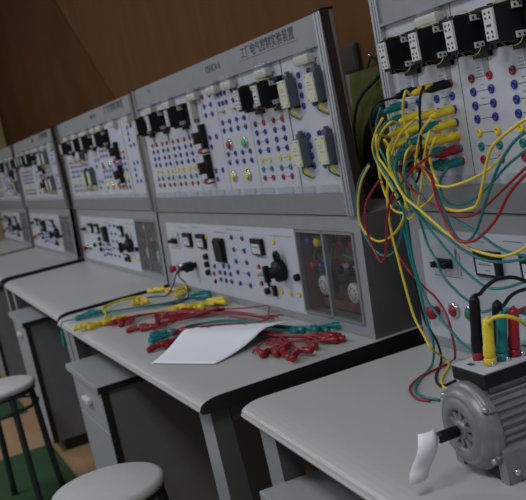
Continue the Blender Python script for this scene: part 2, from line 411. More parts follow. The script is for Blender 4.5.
def console_shell(dx):
    D = {}
    X0, X1 = -.022, 1.582
    b = MB(); face_rect(b, X0+.03, X1-.034, .3005, .355, yu, .006, .035); D['bottom_rail'] = ('steel2', b)
    b = MB(); face_rect(b, X0+.03, X1-.034, .708, .776, yu, .006, .035); face_rect(b, X0+.03, X1-.034, .702, .708, yu, .012, .02); D['header'] = ('steel', b)
    for k, (a, c) in enumerate(((X0, X0+.030), (X1-.034, X1))):
        b = MB(); b.mi = 0
        face_rect(b, a, c, .3005, .776, yu, .012, .034)
        if k == 1: b.mi = 2; b.box(c-.0005, c+.0008, yu(.5)-.002, yu(.5)+.020, .302, .774)  # dark brown strip paints the reflected wood onto the aluminium post's side
        b.mi = 1; face_rect(b, a+.010, a+.013, .301, .775, yu, .0125, .002); face_rect(b, c-.009, c-.007, .301, .775, yu, .0125, .002)
        D['post'+str(k)] = (['alu', 'legside', 'umber'], b)
        b = MB(); b.box(a-.004, c+.004, yu(.776)-.014, yu(.776)+.024, .776, .781, .001); D['cap'+str(k)] = ('black', b)
    # white board with its thin printed lines and the dark joints between modules
    b = MB(); face_rect(b, X0+.03, X1-.034, .355, .708, yu, 0, .012)
    b.mi = 1
    for x, w in ((.300, .0012), (.555, .0008), (.680, .0008), (.815, .0008), (1.052, .0008), (1.308, .0045)): face_rect(b, x+dx, x+dx+w, .357, .702, yu, .0006, .001)
    for i in range(0, 8, 2):
        for z, c in ROWS: face_rect(b, SX[i]+.011+dx, SX[i+1]-.011+dx, z-.0006, z+.0006, yu, .0004, .001)
        face_rect(b, SX[i]+.018+dx, SX[i]+.034+dx, .538, .572, yu, .0003, .0008) if False else None
        for z in (.560, .566, .572, .540, .515): face_rect(b, SX[i]+.020+dx, SX[i]+.034+dx, z, z+.001, yu, .0004, .001)
    for x in (1.086, 1.209):
        for z, c in ROWS: face_rect(b, x+.011+dx, x+.046+dx, z-.0006, z+.0006, yu, .0004, .001)
    for x, z in ((.843, .58), (.957, .58), (.843, .555), (.957, .555), (.843, .483), (.957, .483), (.712, .643), (.712, .614)): face_rect(b, x+.011+dx, x+.046+dx, z-.0006, z+.0006, yu, .0004, .001)
    D['upper_board'] = (['panel', 'ink'], b)
    # lower box: steel case open over the component windows
    zt = .297
    b = MB()
    wx0, wx1, wz0, wz1 = 1.222, 1.542, .030, .254
    pl0 = .058+(dx if dx else 0); face_rect(b, X0, pl0, 0.001, zt, yl, 0, .02); face_rect(b, pl0, wx0, .001, .022, yl, 0, .02); face_rect(b, pl0, 1.582, .258, zt, yl, 0, .02)
    face_rect(b, wx0, 1.582, .001, wz0, yl, 0, .02); face_rect(b, wx1, 1.582, wz0, .258, yl, 0, .02)
    b.box(X0+.002, X1-.002, yu(zt)+.001, .68, zt-.002, zt, 0); b.box(X0+.002, X1-.002, .675, .68, .001, zt-.002)
    D['lower_case'] = ('steel', b)
    for k, xx in enumerate((X0, X1-.003)):
        b = MB(); b.prism([(yl(.001)+.0005, .001), (.68, .001), (.68, zt), (yl(zt)+.0005, zt)], xx, xx+.003, 'x'); D['side_panel'+str(k)] = ('sidepaint', b)
    b = MB(); face_rect(b, pl0, 1.222, .022, .258, yl, .001, .012)
    b.mi = 1
    for x0, x1, z in ((.11, .2, .215), (.10, .21, .160), (.27, .35, .170), (.42, .5, .170), (.60, .68, .235), (.70, .84, .245), (.92, 1.0, .168), (.92, 1.04, .115), (1.05, 1.2, .235), (.60, .70, .232), (.36, .42, .245), (.22, .3, .24)):
        face_rect(b, x0+dx, x1+dx, z, z+.0012, yl, .0014, .001)
    for z in (.221, .182, .144, .109, .073): face_rect(b, .764+dx, .828+dx, z-.0005, z+.0005, yl, .0014, .001)
    face_rect(b, .105+dx, .107+dx, .165, .212, yl, .0014, .001); face_rect(b, .205+dx, .207+dx, .165, .212, yl, .0014, .001); face_rect(b, .105+dx, .207+dx, .2115, .2125, yl, .0014, .001)
    D['lower_board'] = (['panel', 'ink'], b)
    # recess behind the acrylic doors
    b = MB(); b.box(wx0, wx1, .545, .55, wz0, .258); b.box(wx0-.004, wx0, .482, .55, wz0, .258); b.box(wx1, wx1+.004, .492, .55, wz0, .258)
    b.mi = 1; b.box(wx0, wx1, .492, .55, wz0-.003, wz0)
    D['component_bay'] = (['rustbox', 'cabside'], b)
    b = MB(); face_rect(b, 1.377, 1.386, .030, .258, yl, .004, .012); face_rect(b, wx0, wx1, .030, .036, yl, .004, .012); face_rect(b, wx0, wx1, .251, .257, yl, .004, .012); face_rect(b, wx0-.002, wx0+.005, .030, .257, yl, .004, .012); face_rect(b, wx1-.005, wx1+.002, .030, .257, yl, .004, .012)
    D['door_frame'] = ('steel2', b)
    return D
SHELL = {}
for dx in (0., -.04):
    SHELL[dx] = {k: (b.mesh(k.rstrip('01'), m), k.rstrip('01')) for k, (m, b) in console_shell(dx).items()}
ACR = MB(); face_rect(ACR, 1.229, 1.377, .038, .250, yl, .002, .003); ACR = ACR.mesh('acrylic_door', 'acrylic')
def disc(col, r, h, name): return MB().lathe([(0, h), (r*.9, h), (r, h-.002), (r, 0), (0, 0)], FY, 20).mesh(name, col)
DIAL = MB(); DIAL.lathe([(0, .012), (.024, .012), (.026, .009), (.026, 0), (0, 0)], FY, 28); DIAL.mi = 1
for k in range(9): a = k*2*PI/9; DIAL.box(.014*math.cos(a)-.0015, .014*math.cos(a)+.0015, -.0128, -.012, .014*math.sin(a)-.0025, .014*math.sin(a)+.0025)
DIAL = DIAL.mesh('dial', ['white', 'ink'])
DIALH = MB().lathe([(0, .02), (.029, .02), (.031, .016), (.031, 0), (0, 0)], FY, 28).mesh('dial_housing', 'black')
def term3(cols):
    b = MB(); h = 0
    for i, c in enumerate(cols): b.mi = i; b.lathe([(0, h), (.011, h), (.012, h+.002), (.012, h+.016), (.011, h+.018), (0, h+.018)], FY, 14); h += .018
    return b.mesh('terminal_post', list(cols))
TP = [term3(('red', 'yellow', 'blue')), term3(('blue', 'yellow', 'yellow')), term3(('red', 'red')), term3(('black', 'beige', 'black')), term3(('yellow', 'blue', 'red'))]
def meter():
    b = MB(); b.box(-.040, .040, -.012, 0, -.025, .025, .002); f = MB(); f.box(-.030, .028, -.0135, -.0121, -.019, .010); f.mi = 1
    f.box(-.022, .022, -.0139, -.0135, -.001, .0)
    for k in range(9): f.box(-.018+k*.0045, -.017+k*.0045, -.0139, -.0135, 0, .004)
    f.box(-.001, .014, -.0139, -.0135, -.012, -.0105)
    return b.mesh('panel_meter', 'black'), f.mesh('meter_face', ['meterface', 'ink'])
METER, MFACE = meter()
CAPLENS = {c: MB().lathe([(0, .012), (.009, .0115), (.0122, .009), (.0125, 0), (0, 0)], FY, 20).mesh('indicator_lamp', c) for c in ('red', 'brightgreen', 'yellow', 'green')}
COLLAR = MB().lathe([(.0135, 0), (.0175, 0), (.0175, .005), (.0135, .006)], FY, 20).mesh('collar', 'chrome')
GLASSTUBE = MB().lathe([(0, .028), (.011, .028), (.013, .024), (.013, 0), (0, 0)], FY, 20).mesh('clear_button', 'clear')
b = MB(); b.lathe([(0, .022), (.0135, .022), (.016, .019), (.016, .013), (.011, .010), (.010, 0), (0, 0)], FY, 24); ESTOP = b.mesh('emergency_stop', 'red')
b = MB(); b.lathe([(0, .014), (.009, .014), (.0105, .011), (.0105, 0), (0, 0)], FY, 18); PUSH = b.mesh('push_button', 'black')
b = MB(); b.box(-.038, .038, -.010, 0, -.041, .041, .002)
b.box(-.034, .034, -.018, -.010, -.037, .037, .003)
LONGB = b.mesh('switch_block', 'black')
b = MB(); b.lathe([(0, .050), (.013, .050), (.015, .046), (.018, .030), (.030, .026), (.032, .020), (.032, .004), (0, .0)], FY, 28); b.box(-.006, .006, -.062, -.045, -.024, .024, .002); KNOB = b.mesh('rotary_knob', 'black')
b = MB(); b.lathe([(.006, 0), (.012, 0), (.013, .01), (.009, .03), (0, .032)], FY, 16); SMKNOB = b.mesh('knob_collar', 'beige')
b = MB(); b.lathe([(.010, 0), (.018, .0), (.018, .008), (.010, .008)], at(0, -.01, .040), 16); KRING = b.mesh('knob_ring', 'black')
b = MB(); b.box(-.028, .032, -.006, 0, -.010, .010, .001)
for k in range(3): b.box(-.022+k*.021, -.008+k*.021, -.022, -.005, -.006, .006, .0015)
BREAK = b.mesh('breaker', 'black')
b = MB(); b.box(-.045, .045, -.003, 0, -.022, .034, .001); BPLATE = b.mesh('breaker_plate', 'panel')
ROCK = MB().box(-.009, .009, -.010, 0, -.016, .016, .002).mesh('rocker_switch', 'black')

PALE = MB().box(-.013, .013, -.022, 0, -.034, .034, .003).mesh('pale_relay', 'beige'); PALEC = MB().box(-.016, .016, -.010, 0, -.046, -.0345, .002).mesh('relay_socket', 'relaygrey')
b = MB(); b.lathe([(0, .006), (.005, .006), (.005, 0), (0, 0)], FY, 12); b.tube([(0, -.005, 0), (-.012, -.016, .002)], .0028); TOG = b.mesh('toggle_switch', 'brass')
def console(u, label, conts, timers, relays, plug=True):
    dx = -.04 if u == 0 else 0.
    ox, oy, a = UNITS[u]
    base = Vector((.78, .57, 0))
    t = thing('training_console', label, 'training console', inunit(u, .78, .57, 0), a, 'electrical training consoles')
    class Sub: pass
    def pl(me, name, loc=(0, 0, 0), par=None):
        if par is None: return place(me, name, t, Vector(loc)-base)
        return place(me, name, par, loc)
    for me, nm in SHELL[dx].values(): pl(me, nm)
    pl(ACR, 'acrylic_door'); pl(ACR, 'acrylic_door', (.157, 0, 0))
    S = upper_sockets(); rest = MB(); RC = ['red', 'blue', 'yellow', 'teal']
    order = S if u != 0 else S[::-1]
    for i, (x, z, c) in enumerate(order):
        if i < 100: pl(SOCK[c], 'socket', (x+dx, yu(z), z))
        else: rest.mi = RC.index(c); bm2 = bmesh.new(); bm2.from_mesh(SOCK[c]); rest.merge(bm2, Matrix.Translation((x+dx, yu(z), z)), True)
    o = rest.obj('sockets', RC, t, -base); o['kind'] = 'stuff'
    for x, z, c in LOWER: pl(SOCKL[c], 'small_socket', (x+dx, yl(z)-.001, z))
    for x, z in conts:
        o = place(CM['bracket'], 'contactor', t, Vector((x+dx, yu(z), z))-base)
        for k in ('body', 'front_terminals', 'side_terminals') + (('wire_y', 'wire_g', 'strip') if u < 3 else ()): place(CM[k], CM[k].name.split('.')[0], o)
    for x, z in timers:
        o = place(TM['body'], 'time_relay', t, Vector((x+dx, yu(z), z))-base)
        for k in ('face', 'cap', 'wy', 'wg', 'base'): place(TM[k], TM[k].name.split('.')[0], o)
    for x, z in relays:
        o = place(RM['body'], 'thermal_relay', t, Vector((x+dx, yu(z), z))-base)
        for k in ('core', 'tab', 'wire'): place(RM[k], RM[k].name.split('.')[0], o)
    for x in ((.178, .395, .66, .84, .97, 1.222, 1.468) if u else (.245, .506, .76, 1.0)):
        o = pl(HOLD, 'module_holder', (x+dx, yu(.695), .695)); pl(HOLDC, 'clear_cover', (0, 0, 0), o)
    for k in range(12): pl(LH, 'label_holder', (.075+k*.126+dx, yu(.366), .366))
    for x, c in ((.872, 'red'), (.992, 'brightgreen')): o = pl(COLLAR, 'indicator', (x+dx, yu(.511), .511)); pl(CAPLENS[c], 'indicator_lamp', (0, 0, 0), o)
    for x in (.860, .973): o = pl(COLLAR, 'indicator', (x+dx, yu(.415), .415)); pl(CAPLENS['yellow'], 'indicator_lamp', (0, 0, 0), o)
    if u: o = pl(PALE, 'pale_relay', (.628, yu(.645), .645)); pl(PALEC, 'relay_socket', (0, 0, 0), o)
    for x in (.872, .972): pl(TOG, 'toggle_switch', (x+dx, yu(.611), .611))
    R = lambda x, z: (x+dx, yl(z)-.001, z)
    for k, x in enumerate((.3135, .461, .958)): o = pl(METER, 'panel_meter', R(x, .200)); pl(MFACE, 'meter_face', (0, 0, 0), o)
    o = pl(BPLATE, 'breaker_plate', R(.150, .190)); pl(BREAK, 'breaker', (0, -.003, 0), o)
    pl(ESTOP, 'emergency_stop', R(.095, .080))
    o = pl(COLLAR, 'indicator', R(.165, .089)); pl(CAPLENS['red'], 'indicator_lamp', (0, 0, 0), o)
    o = pl(COLLAR, 'indicator', R(.225, .089)); pl(CAPLENS['green'], 'indicator_lamp', (0, 0, 0), o)
    for z in (.146, .119, .091): pl(PUSH, 'push_button', R(.482, z))
    pl(LONGB, 'switch_block', R(.635, .175))
    o = pl(KNOB, 'rotary_switch', R(1.11, .140)); pl(KRING, 'knob_ring', (0, 0, 0), o)
    pl(SMKNOB, 'fuse_holder', R(.985, .127)); pl(PUSH, 'push_button', R(.985, .068)); pl(PUSH, 'push_button', R(1.205, .125)); pl(ROCK, 'rocker_switch', R(1.035, .073))
    if u:
        o = pl(PUSH, 'plug_socket', R(.345, .108))
    # components behind the acrylic
    yb = .51
    bz = lambda x, z: (x, yb, z)
    for i, (me, x, z) in enumerate(((TP[0], 1.262, .221), (TP[1], 1.315, .221), (TP[4], 1.262, .155), (TP[0], 1.315, .155), (TP[2], 1.415, .218), (TP[2], 1.475, .218), (TP[3], 1.405, .152), (TP[3], 1.460, .150))):
        pl(me, 'terminal_post', (x, yb+.035, z))
    for x, z in ((1.335, .110), (1.490, .102)): o = pl(DIALH, 'dial_housing', (x, .512, z)); pl(DIAL, 'dial', (0, -.02, 0), o)
    b = MB()
    for k in range(3): b.tube([(1.25+k*.045, .53, .20), (1.24+k*.05, .515, .17), (1.27+k*.03, .52, .12), (1.33+k*.02, .53, .1)], .003)
    b.tube([(1.41, .52, .195), (1.44, .505, .19), (1.49, .505, .18), (1.51, .52, .14)], .003)
    b.obj('bay_wiring', 'green' if u % 2 else 'teal', t, -base)
    b = MB(); b.tube([(1.24, .53, .19), (1.28, .52, .14), (1.38, .52, .13), (1.45, .53, .19)], .003); b.box(1.24, 1.52, .515, .54, .034, .060, .004); b.obj('bay_wiring', 'rustbox', t, -base)
    # lettering on the header
    L = [(T2, .857, .745, 'model_lettering'), (T1, 1.255, .751, 'title_lettering')]
    if u: L.append((T3, .185, .752, 'blue_logo'))
    for me, x, z, nm in L:
        if u in (0, 4) and nm != 'title_lettering': continue
        if u == 4: continue
        pl(me, nm, (x, yu(z)-.0065, z)).rotation_euler = (PI/2, 0, 0)
    b = MB(); face_rect(b, 1.065, 1.437, .7325, .7338, yu, .0064, .0006)
    for k in range(0): pass
    b.obj('printed_rule', 'ink', t, -base)
    return t
ALLT = [(1.36, .613), (1.512, .612), (1.375, .462), (1.516, .463)]
REL = [(.665, .545), (.665, .447)]
console(1, 'grey training console behind the cable-strewn table, its socket board fully in view', [(.113, .632), (.285, .634), (.505, .632), (1.135, .626), (1.262, .624)], ALLT, REL)
console(0, 'nearest training console at the right, hung with a mass of patch cables', [(.135, .634), (.258, .634), (.382, .634), (.503, .634)], [], [])
console(2, 'grey training console behind the bare table just left of the cable-strewn one', [(.22, .634), (.54, .634), (.74, .634), (1.02, .630)], [(.46, .60), (.49, .463), (.615, .463)], [(1.176, .560), (1.176, .457)])
console(3, 'blurred training console third in the row, near the left edge', [(.0, .634), (.31, .636), (.43, .636), (.56, .636), (.77, .636)], [(1.24, .615), (1.10, .615), (1.18, .455), (1.30, .455)], [(1.036, .557), (1.00, .450)])
console(4, 'farthest training console, cut off by the left edge of the picture', [(.8, .634), (1.08, .636)], [(1.20, .615), (1.45, .46)], [(1.36, .557), (1.39, .46)])

# ================================================================== CABLES
def plug_mesh(col):
    b = MB(); b.lathe([(0, 0), (.0074, 0), (.0082, .002), (.0082, .018), (.0072, .020), (.0072, .040), (.0062, .046), (.0038, .050), (0, .050)], Matrix(), 12)
    b.box(-.0022, .0022, .004, .0105, .006, .034, .001)
    return b.mesh('plug', col)
PLUG = {c: plug_mesh(c) for c in ('red', 'yellow', 'teal', 'black')}
def plug_at(par, col, p, d):              # plug whose tip sits at p and whose cable end points along d
    q = Vector(d).normalized().to_track_quat('Z', 'Y').to_euler()
    return place(PLUG[col], 'plug', par, p, q)
CN = {'yellow': 'yellow', 'teal': 'teal', 'red': 'red', 'black': 'black'}
# cables plugged into the nearest console
SHX = {.05: .045, .108: .099, .165: .169, .23: .225}
LABELS0 = dict(
 y1='yellow patch cable arching from the top row and off to the right edge', k1='black patch cable hanging straight down across the yellow and teal plugs',
 k2='black patch cable curling behind the plugs at the board left edge', y2='yellow patch cable forming a narrow loop left of the board', y3='yellow patch cable forming the widest round loop in the console gap',
 g1='teal patch cable looping beside the widest yellow loop', r1='red patch cable with the lowest hanging loop in the console gap', y4='yellow patch cable dropping to the table left of the motor',
 g2='teal patch cable dropping to the table and curling beside the motor', k3='black patch cable ending in a hook on the table beside the terminal box', r2='red patch cable lying in an open loop on the table left of the motor',
 g3='teal patch cable slanting down over the red stop buttons', g4='pale teal patch cable slanting to the black plug on the motor', g5='teal patch cable crossing below the breaker towards the lower right',
 g6='teal patch cable sagging across the panel meter', g7='teal patch cable sagging just above the panel meter', y5='yellow patch cable with the long low sag across the panel meter',
 y6='yellow patch cable rising to a socket at the lower right of the board', g8='teal patch cable curving down from the lowest plug and back up to the right', g9='teal patch cable with a deep narrow sag below the board',
 r3='red patch cable with the shallow sag across the grey rail', r4='red patch cable with the deep sag beside the teal one', y7='yellow patch cable from the second row dropping straight through the tangle',
 y8='short yellow patch cable bending behind the red plugs', y9='yellow patch cable bulging left over the board edge, upper one', y10='yellow patch cable hugging the board left edge, lower one',
 y11='yellow patch cable slanting through the middle of the tangle', g10='thin teal patch cable bowing out past the top left plugs', r5='red patch cable running behind the yellow plugs in the middle',
 mh='teal patch cable running level behind the tops of the motor plugs', my='yellow patch cable arching from the motor terminal box', mk='black patch cable arching highest from the motor terminal box', mk2='black patch cable behind the yellow one at the motor')
CABLES0 = [('y1', 'yellow', (0.165, 0.555),
  [(0.2406, 0.385, 0.5575), (0.2163, 0.385, 0.5188), (0.218, 0.385, 0.4719), (0.2366, 0.385, 0.4242), (0.2626, 0.385, 0.3906), (0.2816, 0.385, 0.3634), (0.3871, 0.33, 0.3503), (0.4731, 0.3, 0.3497),
   (0.5149, 0.3, 0.3537), (0.5402, 0.3, 0.3637), (0.5679, 0.3, 0.4019), (0.5861, 0.3, 0.4312), (0.6111, 0.3, 0.4546), (0.6691, 0.3, 0.4776), (0.7035, 0.3, 0.4878)]),
 ('k1', 'black', (0.23, 0.555),
  [(0.3306, 0.37, 0.5589), (0.3099, 0.37, 0.5357), (0.293, 0.37, 0.4835), (0.2744, 0.37, 0.4261), (0.2492, 0.37, 0.3903), (0.2062, 0.37, 0.3711), (0.2141, 0.34, 0.3581)]),
 ('k2', 'black', (0.108, 0.555), [(0.0903, 0.4, 0.5453), (0.0576, 0.4, 0.519), (0.0544, 0.4, 0.4896), (0.0728, 0.4, 0.4588), (0.0954, 0.4, 0.4073), (0.1046, 0.4, 0.3439)]),
 ('y2', 'yellow', (0.23, 0.479),
  [(0.3359, 0.36, 0.4753), (0.3024, 0.36, 0.4291), (0.2719, 0.36, 0.373), (0.2382, 0.36, 0.3301), (0.2064, 0.36, 0.3155), (0.1888, 0.36, 0.3414), (0.1571, 0.36, 0.3839), (0.127, 0.36, 0.4234),
   (0.1166, 0.36, 0.4608), (0.1419, 0.36, 0.4918), (0.1808, 0.36, 0.5169)]),
 ('y3', 'yellow', (0.165, 0.453),
  [(0.2522, 0.36, 0.4501), (0.2232, 0.36, 0.4125), (0.2126, 0.36, 0.3634), (0.1821, 0.36, 0.3129), (0.1243, 0.36, 0.278), (0.0629, 0.36, 0.2635), (0.0126, 0.36, 0.2778), (-0.008, 0.36, 0.3091),
   (0.0082, 0.36, 0.3572), (0.0409, 0.36, 0.3961), (0.0844, 0.36, 0.4247)]),
 ('g1', 'teal', (0.165, 0.479),
  [(0.228, 0.378, 0.4669), (0.2063, 0.378, 0.4288), (0.1803, 0.378, 0.3695), (0.1533, 0.378, 0.3183), (0.1293, 0.378, 0.2759), (0.0907, 0.378, 0.2399), (0.042, 0.378, 0.2261),
   (-0.0025, 0.378, 0.2391), (-0.0352, 0.378, 0.2738), (-0.0446, 0.378, 0.3258), (-0.0253, 0.378, 0.3709), (0.0099, 0.378, 0.4035), (0.0514, 0.378, 0.4262)]),
 ('r1', 'red', (0.23, 0.427),
  [(0.346, 0.35, 0.4386), (0.2825, 0.35, 0.4169), (0.227, 0.35, 0.3912), (0.1694, 0.35, 0.3597), (0.1345, 0.35, 0.3121), (0.1059, 0.35, 0.25), (0.0778, 0.35, 0.2225), (0.0523, 0.35, 0.247),
   (0.0383, 0.35, 0.279), (0.0419, 0.35, 0.3206), (0.061, 0.35, 0.3488), (0.1006, 0.35, 0.3764), (0.1387, 0.35, 0.3966)]),
 ('y4', 'yellow', (0.165, 0.504),
  [(0.2855, 0.36, 0.5009), (0.2333, 0.36, 0.48), (0.1881, 0.36, 0.4433), (0.1529, 0.36, 0.3941), (0.1312, 0.36, 0.3387), (0.1259, 0.36, 0.2822), (0.1315, 0.36, 0.2321), (0.1379, 0.36, 0.184),
   (0.1513, 0.36, 0.1112), (0.1799, 0.36, 0.0708), (0.1987, 0.36, 0.0485), (0.1438, 0.4142, 0.004), (0.1943, 0.3936, 0.004), (0.2519, 0.34, 0.004), (0.2944, 0.315, 0.004), (0.3257, 0.3103, 0.004)]),
 ('g2', 'teal', (0.108, 0.427),
  [(0.1898, 0.37, 0.4312), (0.1629, 0.37, 0.3816), (0.159, 0.37, 0.3182), (0.1623, 0.37, 0.2738), (0.1651, 0.37, 0.2276), (0.1781, 0.37, 0.1662), (0.1832, 0.37, 0.0936), (0.191, 0.37, 0.0548),
   (0.1613, 0.3738, 0.004), (0.2296, 0.2989, 0.004), (0.2776, 0.2653, 0.004), (0.3254, 0.2603, 0.004), (0.3558, 0.2691, 0.004)]),
 ('k3', 'black', (0.05, 0.402),
  [(0.157, 0.38, 0.3692), (0.1538, 0.38, 0.3075), (0.1469, 0.38, 0.2238), (0.148, 0.38, 0.1499), (0.1581, 0.38, 0.0946), (0.1882, 0.38, 0.0578), (0.1509, 0.4037, 0.004), (0.2358, 0.3364, 0.004),
   (0.292, 0.3134, 0.004), (0.2895, 0.3475, 0.004)]),
 ('r2', 'red', (0.108, 0.402),
  [(0.1567, 0.38, 0.3896), (0.1081, 0.38, 0.338), (0.0832, 0.38, 0.2627), (0.118, 0.38, 0.2112), (0.1752, 0.38, 0.1716), (0.217, 0.38, 0.151), (0.2433, 0.38, 0.1214), (0.2515, 0.38, 0.0859),
   (0.1658, 0.427, 0.004), (0.1885, 0.383, 0.004), (0.2045, 0.3234, 0.004), (0.2467, 0.2705, 0.004), (0.307, 0.2476, 0.004), (0.3442, 0.255, 0.004)]),
 ('g3', 'teal', (0.05, 0.427),
  [(0.1762, 0.36, 0.4538), (0.1928, 0.36, 0.3935), (0.2168, 0.36, 0.3436), (0.2428, 0.36, 0.3223), (0.2594, 0.36, 0.266), (0.2805, 0.36, 0.2339), (0.295, 0.36, 0.2047), (0.3368, 0.36, 0.1778),
   (0.4165, 0.33, 0.1789)]),
 ('g4', 'teal', (0.05, 0.504),
  [(0.1623, 0.35, 0.4865), (0.1382, 0.35, 0.4476), (0.1794, 0.35, 0.3959), (0.2094, 0.35, 0.3399), (0.2087, 0.35, 0.2759), (0.2137, 0.35, 0.2056), (0.2365, 0.35, 0.154), (0.2789, 0.35, 0.1204),
   (0.4099, 0.3, 0.1153), (0.5128, 0.26, 0.1223)]),
 ('g5', 'teal', (0.108, 0.453),
  [(0.2429, 0.33, 0.4185), (0.27, 0.33, 0.3607), (0.3018, 0.33, 0.3287), (0.35, 0.33, 0.2892), (0.4061, 0.33, 0.2438), (0.4502, 0.33, 0.2199), (0.4822, 0.33, 0.2106), (0.5277, 0.33, 0.215),
   (0.5973, 0.33, 0.2347)]),
 ('g6', 'teal', (0.165, 0.427),
  [(0.2658, 0.34, 0.4252), (0.2595, 0.34, 0.3679), (0.2967, 0.34, 0.3206), (0.3675, 0.34, 0.2893), (0.4062, 0.34, 0.2712), (0.4672, 0.34, 0.2555), (0.5258, 0.34, 0.2561), (0.5931, 0.34, 0.2672)]),
 ('g7', 'teal', (0.165, 0.402), [(0.2495, 0.36, 0.4021), (0.2794, 0.36, 0.3538), (0.3638, 0.36, 0.3218), (0.4358, 0.36, 0.2945), (0.497, 0.36, 0.2695), (0.566, 0.36, 0.2619)]),
 ('y5', 'yellow', (0.108, 0.479),
  [(0.2675, 0.31, 0.4599), (0.2681, 0.31, 0.4128), (0.2939, 0.31, 0.3729), (0.3384, 0.31, 0.349), (0.381, 0.31, 0.3262), (0.4192, 0.31, 0.3061), (0.4841, 0.31, 0.2831), (0.5483, 0.31, 0.2752),
   (0.594, 0.31, 0.2812), (0.6451, 0.31, 0.2997)]),
 ('y6', 'yellow', None, [(0.3801, 0.31, 0.428), (0.397, 0.31, 0.4011), (0.425, 0.31, 0.3893), (0.4683, 0.31, 0.3906), (0.5353, 0.31, 0.4036), (0.5827, 0.31, 0.4198), (0.458, 0.42, 0.419)]),
 ('g8', 'teal', (0.23, 0.402),
  [(0.342, 0.38, 0.4086), (0.3153, 0.38, 0.3888), (0.3078, 0.38, 0.3663), (0.3239, 0.38, 0.3437), (0.3621, 0.38, 0.3403), (0.4093, 0.38, 0.3514), (0.4672, 0.38, 0.3774), (0.5197, 0.38, 0.4066),
   (0.5864, 0.38, 0.4345)]),
 ('g9', 'teal', None,
  [(0.3998, 0.31, 0.4186), (0.4071, 0.31, 0.3834), (0.4187, 0.31, 0.3518), (0.4361, 0.31, 0.3102), (0.4611, 0.31, 0.2939), (0.483, 0.31, 0.2984), (0.5088, 0.31, 0.317), (0.5391, 0.31, 0.3533),
   (0.5783, 0.31, 0.3995), (0.608, 0.31, 0.4282), (0.6472, 0.31, 0.455), (0.6907, 0.31, 0.4711)]),
 ('r3', 'red', (0.108, 0.427),
  [(0.2065, 0.36, 0.409), (0.2486, 0.36, 0.3692), (0.3197, 0.36, 0.3389), (0.3713, 0.36, 0.3249), (0.4184, 0.36, 0.3259), (0.4564, 0.36, 0.3371), (0.5261, 0.36, 0.3712), (0.6115, 0.36, 0.4142)]),
 ('r4', 'red', (0.165, 0.402),
  [(0.3872, 0.3, 0.4299), (0.4161, 0.3, 0.4099), (0.4209, 0.3, 0.3681), (0.4397, 0.3, 0.3215), (0.463, 0.3, 0.2999), (0.4918, 0.3, 0.2979), (0.5254, 0.3, 0.3061), (0.5802, 0.3, 0.3371),
   (0.6275, 0.3, 0.3796), (0.6888, 0.3, 0.4157)]),
 ('y7', 'yellow', (0.23, 0.504), [(0.3354, 0.37, 0.5006), (0.2928, 0.37, 0.4779), (0.2572, 0.37, 0.4286), (0.2324, 0.37, 0.3808), (0.2028, 0.37, 0.3412), (0.1741, 0.37, 0.3267)]),
 ('y8', 'yellow', (0.23, 0.453), [(0.3565, 0.36, 0.4667), (0.3261, 0.36, 0.4374), (0.3255, 0.36, 0.406), (0.3336, 0.36, 0.3799), (0.2971, 0.36, 0.3538), (0.2515, 0.36, 0.3361)]),
 ('y9', 'yellow', (0.108, 0.504), [(0.2088, 0.36, 0.5068), (0.1606, 0.36, 0.4866), (0.1342, 0.36, 0.4517), (0.124, 0.36, 0.3946), (0.147, 0.36, 0.3368), (0.1946, 0.36, 0.3253)]),
 ('y10', 'yellow', (0.05, 0.479), [(0.1623, 0.35, 0.4865), (0.1505, 0.35, 0.447), (0.167, 0.35, 0.4263), (0.1929, 0.35, 0.3997), (0.2174, 0.35, 0.3716), (0.2271, 0.35, 0.3362)]),
 ('y11', 'yellow', (0.05, 0.453), [(0.1496, 0.37, 0.4732), (0.1618, 0.37, 0.4624), (0.1726, 0.37, 0.4278), (0.1865, 0.37, 0.3913), (0.1871, 0.37, 0.3511)]),
 ('g10', 'teal', (0.05, 0.53), [(0.1259, 0.39, 0.5357), (0.0983, 0.39, 0.5094), (0.0881, 0.39, 0.4894), (0.0872, 0.39, 0.4602), (0.1095, 0.39, 0.4195), (0.1308, 0.39, 0.3671)]),
 ('r5', 'red', None, [(0.1158, 0.38, 0.3903), (0.1523, 0.38, 0.4101), (0.2066, 0.38, 0.4284), (0.2469, 0.38, 0.4462), (0.2894, 0.38, 0.4441)]),
 ('my', 'yellow', None, [(0.69, 0.1788, 0.2114), (0.695, 0.1808, 0.2218), (0.705, 0.1834, 0.2282), (0.715, 0.1916, 0.2296), (0.72, 0.2067, 0.2229), (0.715, 0.226, 0.2073), (0.7, 0.2559, 0.1774)]),
 ('mk', 'black', None, [(0.67, 0.184, 0.2502), (0.66, 0.197, 0.2545), (0.65, 0.2154, 0.259), (0.64, 0.2391, 0.2617), (0.63, 0.2636, 0.2582), (0.62, 0.2896, 0.2505), (0.6, 0.3359, 0.2269)]),
 ('mt', 'teal', None, [(0.675, 0.2138, 0.2203), (0.67, 0.2296, 0.2197), (0.665, 0.2497, 0.2135), (0.66, 0.283, 0.1991)]),
 ('mr', 'red', None, [(0.67, 0.242, 0.2118), (0.665, 0.2571, 0.2145), (0.66, 0.284, 0.2126)]),
 ('mh', 'teal', None, [(0.4647, 0.3, 0.1925), (0.482, 0.3, 0.1823), (0.5011, 0.3, 0.1794), (0.5342, 0.3, 0.1885), (0.5698, 0.3, 0.1928), (0.6376, 0.3, 0.1962)]),
 ('mk2', 'black', None, [(0.655, 0.2263, 0.2188), (0.65, 0.2381, 0.2241), (0.64, 0.2595, 0.2309), (0.63, 0.2856, 0.2322), (0.61, 0.3295, 0.2248)])]
MOTORLEAD = {k: P for k, c, s, P in CABLES0 if k[0] == 'm'}
